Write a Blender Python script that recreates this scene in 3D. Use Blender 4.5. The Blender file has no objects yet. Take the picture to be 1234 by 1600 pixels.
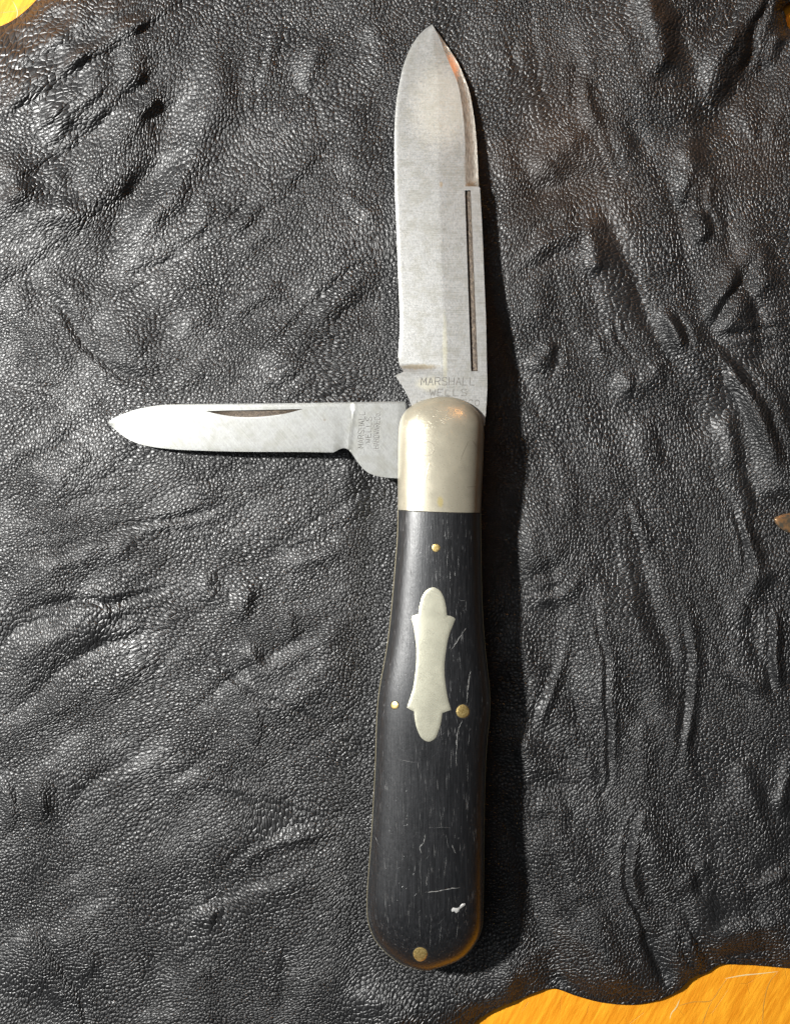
import bpy, math, random
import numpy as np
from mathutils import Vector
from mathutils.geometry import delaunay_2d_cdt

# ---------------------------------------------------------------- scale, camera, lights
S = 0.000145            # metres per reference pixel, measured on the leather
F = 1350.0              # camera distance in the same pixels
ZL = 0.0040             # height of the leather's resting surface above the table
CX, CY = 617.0, 800.0
scene = bpy.context.scene
col = scene.collection

def P(x, y, h):
    k = (1 - h / F) * S
    return ((x - CX) * k, -(y - CY) * k, ZL + h * S)

cam_d = bpy.data.cameras.new("camera"); cam = bpy.data.objects.new("camera", cam_d); col.objects.link(cam)
cam.location = (0, 0, ZL + F * S); cam.rotation_euler = (0, 0, 0)
cam_d.sensor_fit = 'VERTICAL'; cam_d.sensor_height = 36; cam_d.lens = 36 * F / 1600
cam_d.clip_start = 0.01; cam_d.clip_end = 10
scene.camera = cam

world = bpy.data.worlds.new("World"); scene.world = world; world.use_nodes = True
bg = world.node_tree.nodes['Background']
bg.inputs[0].default_value = (0.80, 0.88, 1.0, 1); bg.inputs[1].default_value = 0.018

def area(name, loc, target, sx, sy, power, color, shape='RECTANGLE'):
    d = bpy.data.lights.new(name, 'AREA'); d.shape = shape; d.size = sx; d.size_y = sy
    d.energy = power; d.color = color
    o = bpy.data.objects.new(name, d); col.objects.link(o); o.location = loc
    o.rotation_euler = (Vector(target) - Vector(loc)).to_track_quat('-Z', 'Y').to_euler()
    return o
kd = Vector((-0.94, 0.34, 1.0)).normalized() * 0.52
area("key_lamp", kd, (0, 0, 0), 0.032, 0.032, 9.0, (1.0, 0.985, 0.95), 'ELLIPSE')
area("window_glow", (-0.40, -0.03, 0.60), (0, 0, 0), 0.26, 0.78, 1.25, (0.93, 0.97, 1.0))
area("warm_lamp", (0.15, 0.32, 0.20), (0.0, 0.03, 0), 0.022, 0.022, 0.15, (1.0, 0.42, 0.10), 'ELLIPSE')

scene.view_settings.view_transform = 'Standard'; scene.view_settings.look = 'None'
scene.view_settings.exposure = 0.0; scene.view_settings.gamma = 1.0

# ---------------------------------------------------------------- helpers
rng = np.random.default_rng(7); random.seed(7)

def pchip(xs, ys):
    xs = np.array(xs, float); ys = np.array(ys, float); h = np.diff(xs); d = np.diff(ys) / h
    m = np.zeros_like(xs)
    for i in range(1, len(xs) - 1):
        if d[i-1] * d[i] > 0:
            w1 = 2*h[i] + h[i-1]; w2 = h[i] + 2*h[i-1]
            m[i] = (w1 + w2) / (w1 / d[i-1] + w2 / d[i])
    m[0] = d[0]; m[-1] = d[-1]
    def f(x):
        x = np.clip(np.asarray(x, float), xs[0], xs[-1])
        i = np.clip(np.searchsorted(xs, x) - 1, 0, len(xs) - 2)
        t = (x - xs[i]) / h[i]
        return ((2*t**3 - 3*t**2 + 1) * ys[i] + (t**3 - 2*t**2 + t) * h[i] * m[i]
                + (-2*t**3 + 3*t**2) * ys[i+1] + (t**3 - t**2) * h[i] * m[i+1])
    return f

def crom(pts, step=3.0, closed=False):
    """Catmull-Rom curve through pts, sampled about every step pixels"""
    p = [np.array(q, float) for q in pts]; out = []
    n = len(p); segs = n if closed else n - 1
    for i in range(segs):
        p1 = p[i]; p2 = p[(i+1) % n]
        p0 = p[(i-1) % n] if (closed or i > 0) else 2*p1 - p2
        p3 = p[(i+2) % n] if (closed or i + 2 < n) else 2*p2 - p1
        L = np.linalg.norm(p2 - p1); k = max(1, int(round(L / step)))
        # tangents scaled to chord length
        def tan(a, b, c):
            la = np.linalg.norm(b-a) + 1e-9; lc = np.linalg.norm(c-b) + 1e-9
            return ((b-a)/la * lc + (c-b)/lc * la) / (la + lc)
        m1 = tan(p0, p1, p2) * L; m2 = tan(p1, p2, p3) * L
        for j in range(k):
            t = j / k
            out.append((2*t**3-3*t**2+1)*p1 + (t**3-2*t**2+t)*m1 + (-2*t**3+3*t**2)*p2 + (t**3-t**2)*m2)
    if not closed: out.append(p[-1])
    return [tuple(q) for q in out]

def join(*segs):
    out = []
    for s in segs:
        for q in s:
            if not out or math.hypot(out[-1][0]-q[0], out[-1][1]-q[1]) > 0.3: out.append(tuple(q))
    if math.hypot(out[-1][0]-out[0][0], out[-1][1]-out[0][1]) < 0.3: out.pop()
    return out

def seg_dist(X, Y, poly, closed=False):
    d2 = np.full(X.shape, 1e18); n = len(poly)
    for i in range(n if closed else n - 1):
        ax, ay = poly[i]; bx, by = poly[(i+1) % n]
        dx, dy = bx-ax, by-ay; L = dx*dx + dy*dy + 1e-12
        t = np.clip(((X-ax)*dx + (Y-ay)*dy) / L, 0, 1)
        d2 = np.minimum(d2, (X-ax-t*dx)**2 + (Y-ay-t*dy)**2)
    return np.sqrt(d2)

def seg_dist_t(X, Y, poly):
    d2 = np.full(X.shape, 1e18); tt = np.zeros(X.shape); n = len(poly) - 1
    for i in range(n):
        ax, ay = poly[i]; bx, by = poly[i+1]
        dx, dy = bx-ax, by-ay; L = dx*dx + dy*dy + 1e-12
        t = np.clip(((X-ax)*dx + (Y-ay)*dy) / L, 0, 1)
        e = (X-ax-t*dx)**2 + (Y-ay-t*dy)**2; m = e < d2
        d2 = np.where(m, e, d2); tt = np.where(m, (i+t)/n, tt)
    return np.sqrt(d2), tt

def inside(X, Y, poly):
    c = np.zeros(X.shape, bool); n = len(poly)
    for i in range(n):
        x1, y1 = poly[i]; x2, y2 = poly[(i+1) % n]
        if y1 == y2: continue
        cond = ((y1 > Y) != (y2 > Y)) & (X < (x2-x1) * (Y-y1) / (y2-y1) + x1)
        c ^= cond
    return c

def sstep(a, b, x):
    t = np.clip((x - a) / (b - a), 0, 1); return t*t*(3-2*t)

def vnoise(X, Y, seed=0):
    """smooth lattice noise, about -1..1"""
    r = np.random.default_rng(seed).uniform(-1, 1, (256, 256))
    xi = np.floor(X).astype(int); yi = np.floor(Y).astype(int); fx = X - xi; fy = Y - yi
    fx = fx**3*(fx*(fx*6-15)+10); fy = fy**3*(fy*(fy*6-15)+10)
    a = r[xi & 255, yi & 255]; b = r[(xi+1) & 255, yi & 255]; c = r[xi & 255, (yi+1) & 255]; d = r[(xi+1) & 255, (yi+1) & 255]
    return (a*(1-fx)+b*fx)*(1-fy) + (c*(1-fx)+d*fx)*fy

def fbm(X, Y, seed=0, o=4):
    s = 0; a = 1.0; f = 1.0
    for i in range(o):
        s = s + a * vnoise(X*f + 17.3*i, Y*f - 9.1*i, seed + i); a *= 0.5; f *= 2.03
    return s

def link_mesh(name, co, faces, mat, parent=None, sharp=35, slots=None, fmat=None):
    me = bpy.data.meshes.new(name)
    me.from_pydata([tuple(c) for c in co], [], faces)
    for m in ([mat] if not slots else slots): me.materials.append(m)
    if fmat is not None: me.polygons.foreach_set('material_index', fmat)
    me.polygons.foreach_set('use_smooth', [True] * len(me.polygons))
    me.update()
    if sharp is not None: me.set_sharp_from_angle(angle=math.radians(sharp))
    o = bpy.data.objects.new(name, me); col.objects.link(o)
    if parent: o.parent = parent
    return o

# ---------------------------------------------------------------- node helpers
class NT:
    def __init__(s, name):
        s.m = bpy.data.materials.new(name); s.m.use_nodes = True; s.t = s.m.node_tree; s.n = s.t.nodes
        s.b = s.n['Principled BSDF']
        s.tc = s.n.new('ShaderNodeTexCoord')
    def new(s, typ, ins=None, **kw):
        nd = s.n.new(typ)
        for k, v in kw.items(): setattr(nd, k, v)
        for k, v in (ins or {}).items():
            sk = nd.inputs[k]
            if isinstance(v, bpy.types.NodeSocket): s.t.links.new(v, sk)
            else: sk.default_value = v
        return nd
    def px(s, sc=(1, 1, 1), rot=(0, 0, 0), off=(0, 0, 0), src='Object'):
        k = 1 / S if src == 'Object' else 1.0
        a = s.new('ShaderNodeMapping', {'Vector': s.tc.outputs[src], 'Scale': (k, k, k)})
        b = s.new('ShaderNodeMapping', {'Vector': a.outputs[0], 'Rotation': rot, 'Location': off})
        return s.new('ShaderNodeMapping', {'Vector': b.outputs[0], 'Scale': sc}).outputs[0]
    def noise(s, vec, scale=1, detail=4, rough=0.5, dist=0.0):
        return s.new('ShaderNodeTexNoise', {'Vector': vec, 'Scale': scale, 'Detail': detail, 'Roughness': rough, 'Distortion': dist}).outputs[0]
    def mr(s, v, a, b, c=0.0, d=1.0, smooth=True):
        return s.new('ShaderNodeMapRange', {0: v, 1: a, 2: b, 3: c, 4: d}, interpolation_type='SMOOTHSTEP' if smooth else 'LINEAR').outputs[0]
    def math(s, op, a, b=0.0, c=0.0):
        return s.new('ShaderNodeMath', {0: a, 1: b, 2: c}, operation=op).outputs[0]
    def mix(s, f, a, b):
        nd = s.n.new('ShaderNodeMix'); nd.data_type = 'RGBA'
        for sk, v in ((nd.inputs[0], f), (nd.inputs[6], a), (nd.inputs[7], b)):
            if isinstance(v, bpy.types.NodeSocket): s.t.links.new(v, sk)
            else: sk.default_value = v if not isinstance(v, tuple) else (*v, 1)
        return nd.outputs[2]
    def set(s, **kw):
        for k, v in kw.items():
            sk = s.b.inputs[k.replace('_', ' ')]
            if isinstance(v, bpy.types.NodeSocket): s.t.links.new(v, sk)
            else: sk.default_value = (*v, 1) if isinstance(v, tuple) else v
    def bump(s, h, dist, strength=1.0, prev=None):
        ins = {'Height': h, 'Distance': dist * S, 'Strength': strength}
        if prev is not None: ins['Normal'] = prev
        return s.new('ShaderNodeBump', ins).outputs[0]
    def spot(s, x, y, rx, ry, wob=0.35):
        """soft 0..1 blotch round a picture point of the knife (object space, pixels)"""
        q = rel(x, y)
        v = s.px(off=(-q[0], -q[1], 0), sc=(1/rx, 1/ry, 0))
        L = s.new('ShaderNodeVectorMath', {0: v}, operation='LENGTH').outputs['Value']
        n = s.noise(s.px(), 0.25, 4)
        L2 = s.math('ADD', L, s.math('MULTIPLY', s.math('SUBTRACT', n, 0.5), wob * 2))
        return s.mr(L2, 1.0, 0.35, 0.0, 1.0)

KO = P(665, 1000, 0)      # base point of the knife
KO = (KO[0], KO[1], ZL)
def rel(x, y, h=50):
    p = P(x, y, h); return ((p[0]-KO[0])/S, (p[1]-KO[1])/S)
def KP(x, y, h):
    p = P(x, y, h); return (p[0]-KO[0], p[1]-KO[1], p[2]-KO[2])

# ---------------------------------------------------------------- materials
def mat_leather():
    t = NT("black_leather")
    uv = t.px(src='UV')
    wv = t.new('ShaderNodeTexNoise', {'Vector': uv, 'Scale': 0.045, 'Detail': 2.0}).outputs['Color']
    wsub = t.new('ShaderNodeVectorMath', {0: wv, 1: (0.5, 0.5, 0.5)}, operation='SUBTRACT').outputs[0]
    wsc = t.new('ShaderNodeVectorMath', {0: wsub, 'Scale': 4.0}, operation='SCALE').outputs[0]
    w = t.new('ShaderNodeVectorMath', {0: uv, 1: wsc}, operation='ADD').outputs[0]
    v1 = t.new('ShaderNodeTexVoronoi', {'Vector': w, 'Scale': 1/5.2, 'Smoothness': 0.35, 'Randomness': 0.95}, voronoi_dimensions='2D', feature='SMOOTH_F1').outputs['Distance']
    v2 = t.new('ShaderNodeTexVoronoi', {'Vector': w, 'Scale': 1/5.2, 'Randomness': 0.95}, voronoi_dimensions='2D', feature='DISTANCE_TO_EDGE').outputs['Distance']
    v3 = t.new('ShaderNodeTexVoronoi', {'Vector': w, 'Scale': 1/17.0, 'Randomness': 1.0}, voronoi_dimensions='2D', feature='DISTANCE_TO_EDGE').outputs['Distance']
    e = t.mr(v2, 0.0, 0.22)
    e3 = t.mr(v3, 0.0, 0.13)
    amp = t.mr(t.noise(uv, 0.011, 3), 0.32, 0.68, 0.55, 1.25)
    pe = t.math('SUBTRACT', t.math('MULTIPLY', e, 0.62), t.math('MULTIPLY', v1, 0.85))
    fine = t.noise(uv, 0.55, 3, 0.6)
    h = t.math('ADD', t.math('MULTIPLY', pe, amp), t.math('ADD', t.math('MULTIPLY', fine, 0.34), t.math('MULTIPLY', e3, 0.30)))
    nrm = t.bump(h, 1.6, 0.92)
    n1 = t.noise(t.px(), 0.006, 4, 0.55)
    brown = t.new('ShaderNodeAttribute', attribute_name='brown').outputs['Fac']
    f = t.math('MULTIPLY', brown, t.mr(n1, 0.35, 0.6))
    c = t.mix(f, (0.0070, 0.0072, 0.0078), (0.018, 0.012, 0.009))
    t.set(Base_Color=c, Roughness=t.math('ADD', t.math('MULTIPLY', n1, 0.22), 0.33), Specular_IOR_Level=0.82, Normal=nrm)
    return t.m

def mat_steel(name, base, brush=0.0, stains=(), dark=0.45):
    t = NT(name)
    n1 = t.noise(t.px(sc=(1.2, .55, 1)), 0.42, 5, 0.72)
    n2 = t.noise(t.px(), 0.05, 4, 0.6)
    pits = t.mr(t.noise(t.px(off=(31, 5, 0), sc=(1, 0.6, 1)), 0.5, 3, 0.6), 0.63, 0.72)
    st = t.noise(t.px(rot=(0, 0, brush), sc=(0.02, 0.9, 1)), 1.0, 4, 0.7)
    b = tuple(x * 0.82 for x in base)
    c = t.mix(t.mr(n1, 0.34, 0.66), b, tuple(min(1, x * 1.08) for x in base))
    c = t.mix(t.math('MULTIPLY', t.mr(n2, 0.42, 0.66), 0.6), c, tuple(x*0.72 for x in (base[0], base[1]*0.98, base[2]*0.88)))
    c = t.mix(t.math('MULTIPLY', t.mr(st, 0.40, 0.68), 0.34), c, tuple(min(1, x * 1.4) for x in base))
    c = t.mix(t.math('MULTIPLY', pits, dark), c, (0.13, 0.12, 0.10))
    for (x, y, rx, ry, colr, k) in stains:
        c = t.mix(t.math('MULTIPLY', t.spot(x, y, rx, ry), k), c, colr)
    r = t.math('ADD', t.math('MULTIPLY', n1, 0.30), 0.36)
    hh = t.math('ADD', t.math('MULTIPLY', n1, 0.45), t.math('MULTIPLY', st, 0.5))
    t.set(Base_Color=c, Metallic=0.72, Roughness=r, Normal=t.bump(hh, 0.42, 0.8))
    return t.m

def mat_rusty():
    t = NT("stained_swedge_steel")
    n = t.noise(t.px(sc=(0.55, 0.06, 1)), 1.0, 5, 0.65)
    n2 = t.noise(t.px(sc=(0.5, 0.3, 1)), 1.0, 4, 0.7)
    c = t.mix(t.mr(n, 0.32, 0.66), (0.17, 0.145, 0.12), (0.36, 0.34, 0.30))
    c = t.mix(t.math('MULTIPLY', t.spot(706, 92, 16, 34), 0.95), c, (0.72, 0.36, 0.20))
    c = t.mix(t.math('MULTIPLY', t.spot(737, 285, 14, 14), 0.8), c, (0.13, 0.085, 0.045))
    t.set(Base_Color=c, Metallic=0.55, Roughness=t.mr(n2, 0.3, 0.7, 0.35, 0.6), Normal=t.bump(n2, 0.6, 0.8))
    return t.m

def mat_groove():
    t = NT("tarnished_groove")
    n = t.noise(t.px(sc=(0.5, 0.2, 1)), 1.0, 5, 0.7)
    c = t.mix(t.mr(n, 0.35, 0.7), (0.022, 0.017, 0.013), (0.12, 0.092, 0.066))
    t.set(Base_Color=c, Metallic=0.5, Roughness=0.5, Normal=t.bump(n, 0.8, 0.9))
    return t.m

def mat_nickel(name, base, rough=0.30):
    t = NT(name)
    n = t.noise(t.px(), 0.6, 4, 0.65); n2 = t.noise(t.px(), 0.045, 4)
    sp = t.mr(t.noise(t.px(off=(9, 3, 0)), 0.40, 2, 0.5), 0.70, 0.78)
    ln = t.mr(t.noise(t.px(rot=(0, 0, 0.6), sc=(0.03, 0.55, 1)), 1.0, 2), 0.63, 0.70)
    c = t.mix(t.mr(n2, 0.35, 0.7), tuple(x * 0.86 for x in base), base)
    c = t.mix(t.math('MULTIPLY', sp, 0.25), c, tuple(min(1, x * 1.3) for x in base))
    c = t.mix(t.math('MULTIPLY', t.spot(685, 785, 6, 11, 0.2), 0.65), c, (0.50, 0.40, 0.14))
    h = t.math('ADD', n, t.math('ADD', t.math('MULTIPLY', sp, 0.4), t.math('MULTIPLY', ln, 0.5)))
    t.set(Base_Color=c, Metallic=0.62, Roughness=t.mr(n, 0.3, 0.7, rough - 0.04, rough + 0.06), Normal=t.bump(h, 0.30, 0.6))
    return t.m

def mat_brass():
    t = NT("brass")
    n = t.noise(t.px(), 0.4, 4, 0.6)
    t.set(Base_Color=t.mix(t.mr(n, 0.3, 0.7), (0.42, 0.29, 0.09), (0.78, 0.60, 0.26)), Metallic=0.8,
          Roughness=0.38, Normal=t.bump(n, 0.7, 0.7))
    return t.m

def mat_ebony():
    t = NT("worn_ebony")
    g = t.noise(t.px(sc=(0.55, 0.018, 1)), 1.0, 6, 0.62)           # grain
    s1 = t.mr(t.noise(t.px(sc=(0.62, 0.040, 1), rot=(0, 0, 0.02)), 1.0, 3, 0.55), 0.635, 0.74)   # fine scratches along the handle
    s2 = t.mr(t.noise(t.px(sc=(0.50, 0.030, 1), rot=(0, 0, -0.06), off=(50, 9, 0)), 1.0, 2, 0.5), 0.66, 0.74)
    s3 = t.mr(t.noise(t.px(sc=(0.42, 0.030, 1), rot=(0, 0, 0.75), off=(5, 90, 0)), 1.0, 2, 0.5), 0.70, 0.78)
    wear = t.noise(t.px(), 0.02, 4, 0.6)
    wmask = t.mr(wear, 0.35, 0.62, 0.25, 1.0)
    fuzz = t.noise(t.px(sc=(1, .6, 1)), 0.35, 5, 0.7)
    s = t.math('MULTIPLY', t.math('MAXIMUM', t.math('MAXIMUM', s1, s2), t.math('MULTIPLY', s3, t.math('ADD', 0.45, t.spot(622, 1320, 44, 150)))), wmask)
    c = t.mix(t.mr(g, 0.35, 0.7), (0.0045, 0.0048, 0.0055), (0.012, 0.0125, 0.014))
    c = t.mix(t.math('MULTIPLY', s, 0.62), c, (0.13, 0.13, 0.13))
    r = t.math('ADD', t.math('MULTIPLY', fuzz, 0.22), t.math('MULTIPLY', g, 0.14))
    r = t.math('ADD', r, 0.16)
    h = t.math('SUBTRACT', t.math('MULTIPLY', g, 0.9), t.math('MULTIPLY', s, 0.8))
    h = t.math('ADD', h, t.math('MULTIPLY', fuzz, 0.6))
    t.set(Base_Color=c, Roughness=r, Specular_IOR_Level=0.9, Coat_Weight=0.3, Coat_Roughness=0.27, Normal=t.bump(h, 0.40, 0.7))
    return t.m

def mat_table():
    t = NT("varnished_yellow_wood")
    g = t.noise(t.px(sc=(0.10, 0.012, 1), rot=(0, 0, 0.5)), 1.0, 6, 0.65, 0.6)
    g2 = t.noise(t.px(), 0.012, 3)
    g3 = t.noise(t.px(sc=(0.25, 0.05, 1), rot=(0, 0, 0.45)), 1.0, 4, 0.7)
    c = t.mix(t.mr(g, 0.30, 0.72), (0.50, 0.17, 0.006), (0.70, 0.31, 0.018))
    c = t.mix(t.mr(g2, 0.50, 0.75, 0.0, 0.55), c, (0.60, 0.24, 0.015))
    vo = t.new('ShaderNodeTexVoronoi', {'Vector': t.px(sc=(1/60, 1/95, 1), rot=(0, 0, 0.4)), 'Scale': 1.0}, voronoi_dimensions='2D', feature='DISTANCE_TO_EDGE').outputs['Distance']
    ck = t.math('MULTIPLY', t.mr(vo, 0.010, 0.0), t.mr(t.noise(t.px(), 0.03, 2), 0.45, 0.6))
    c = t.mix(t.math('MULTIPLY', ck, 0.25), c, (0.36, 0.17, 0.03))
    h = t.math('SUBTRACT', g3, t.math('MULTIPLY', ck, 0.4))
    t.set(Base_Color=c, Roughness=0.42, Specular_IOR_Level=0.35, Normal=t.bump(h, 1.2, 0.7))
    return t.m

def mat_plain(name, c, rough=0.5, metal=0.0):
    t = NT(name); n = t.noise(t.px(), 0.5, 3)
    t.set(Base_Color=t.mix(n, tuple(x*0.75 for x in c), c), Roughness=rough, Metallic=metal, Normal=t.bump(n, 0.3, 0.5))
    return t.m

M_leather = mat_leather(); M_table = mat_table()
M_blade = mat_steel("carbon_steel", (0.315, 0.318, 0.312), 0.0,
    ((690, 150, 60, 90, (0.80, 0.76, 0.64), 0.25), (655, 573, 40, 6, (0.22, 0.18, 0.11), 0.7),
     (695, 545, 5, 75, (0.42, 0.40, 0.28), 0.4), (670, 600, 26, 14, (0.50, 0.48, 0.38), 0.6), (690, 280, 4, 6, (0.30, 0.22, 0.12), 0.6)))
M_pen = mat_steel("pen_blade_steel", (0.208, 0.212, 0.207), 0.85,
    ((203, 669, 12, 11, (0.32, 0.31, 0.22), 0.75), (250, 655, 18, 12, (0.36, 0.36, 0.28), 0.4), (506, 655, 3, 3, (0.15, 0.13, 0.11), 0.7)), 0.3)
M_swedge = mat_rusty(); M_groove = mat_groove()
M_bolster = mat_nickel("nickel_silver", (0.47, 0.435, 0.34), 0.31)
M_shield = mat_nickel("shield_nickel", (0.42, 0.413, 0.33), 0.46)
M_brass = mat_brass(); M_liner = mat_plain('liner_metal', (0.44, 0.39, 0.26), 0.4, 0.8); M_ebony = mat_ebony()
M_mark = mat_plain("stamped_dark_mark", (0.135, 0.13, 0.12), 0.5, 0.3)
M_scuff = mat_plain("pale_scuff", (0.17, 0.17, 0.165), 0.5)
M_faint = mat_plain('faint_scratch', (0.09, 0.09, 0.09), 0.5)
M_chip = mat_plain("white_chip", (0.42, 0.42, 0.41), 0.5)
M_spring = mat_plain("spring_steel", (0.35, 0.33, 0.30), 0.4, 0.9)
M_crack = mat_plain("cracked_varnish", (0.60, 0.48, 0.25), 0.3)
M_crackd = mat_plain("dark_varnish_crack", (0.42, 0.20, 0.03), 0.4)
M_line = mat_plain("tarnish_line", (0.36, 0.33, 0.26), 0.4, 0.7)

# ---------------------------------------------------------------- table
zt = -ZL / S
def table():
    c = [P(-1500, -1500, zt), P(2700, -1500, zt), P(2700, 3100, zt), P(-1500, 3100, zt)]
    lo = [(x, y, z - 0.02) for x, y, z in c]
    o = link_mesh("table_top", c + lo, [(3, 2, 1, 0), (4, 5, 6, 7), (0, 1, 5, 4), (1, 2, 6, 5), (2, 3, 7, 6), (3, 0, 4, 7)], M_table, sharp=30)
    o['kind'] = 'structure'; o['label'] = 'glossy yellow-orange varnished wooden table top under the black leather'
    return o
tab = table()

# ---------------------------------------------------------------- leather
edge_tl = crom([(-430, 150), (-300, 122), (-190, 106), (-90, 78), (-6, 44), (21, 31), (44, 13), (64, -7), (120, -35), (180, -90), (240, -178)], 5)
edge_br = crom([(520, 1898), (610, 1790), (690, 1660), (739, 1600), (756, 1587), (808, 1563), (866, 1545), (899, 1556), (942, 1567), (977, 1570), (1020, 1565),
                (1059, 1548), (1085, 1526), (1102, 1521), (1122, 1508), (1154, 1507), (1198, 1510), (1234, 1513), (1300, 1508), (1420, 1480), (1540, 1500), (1658, 1470)], 5)
outline = join(edge_tl, [(1658, -178)], edge_br[::-1], [(-418, 1898)])
hole1 = crom([(1225, 9), (1222, 14), (1225.5, 21), (1227.5, 32), (1230, 42), (1236, 47), (1252, 56), (1275, 50), (1284, 25), (1270, 2), (1250, -6), (1234, 2)], 2.5, True)

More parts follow.
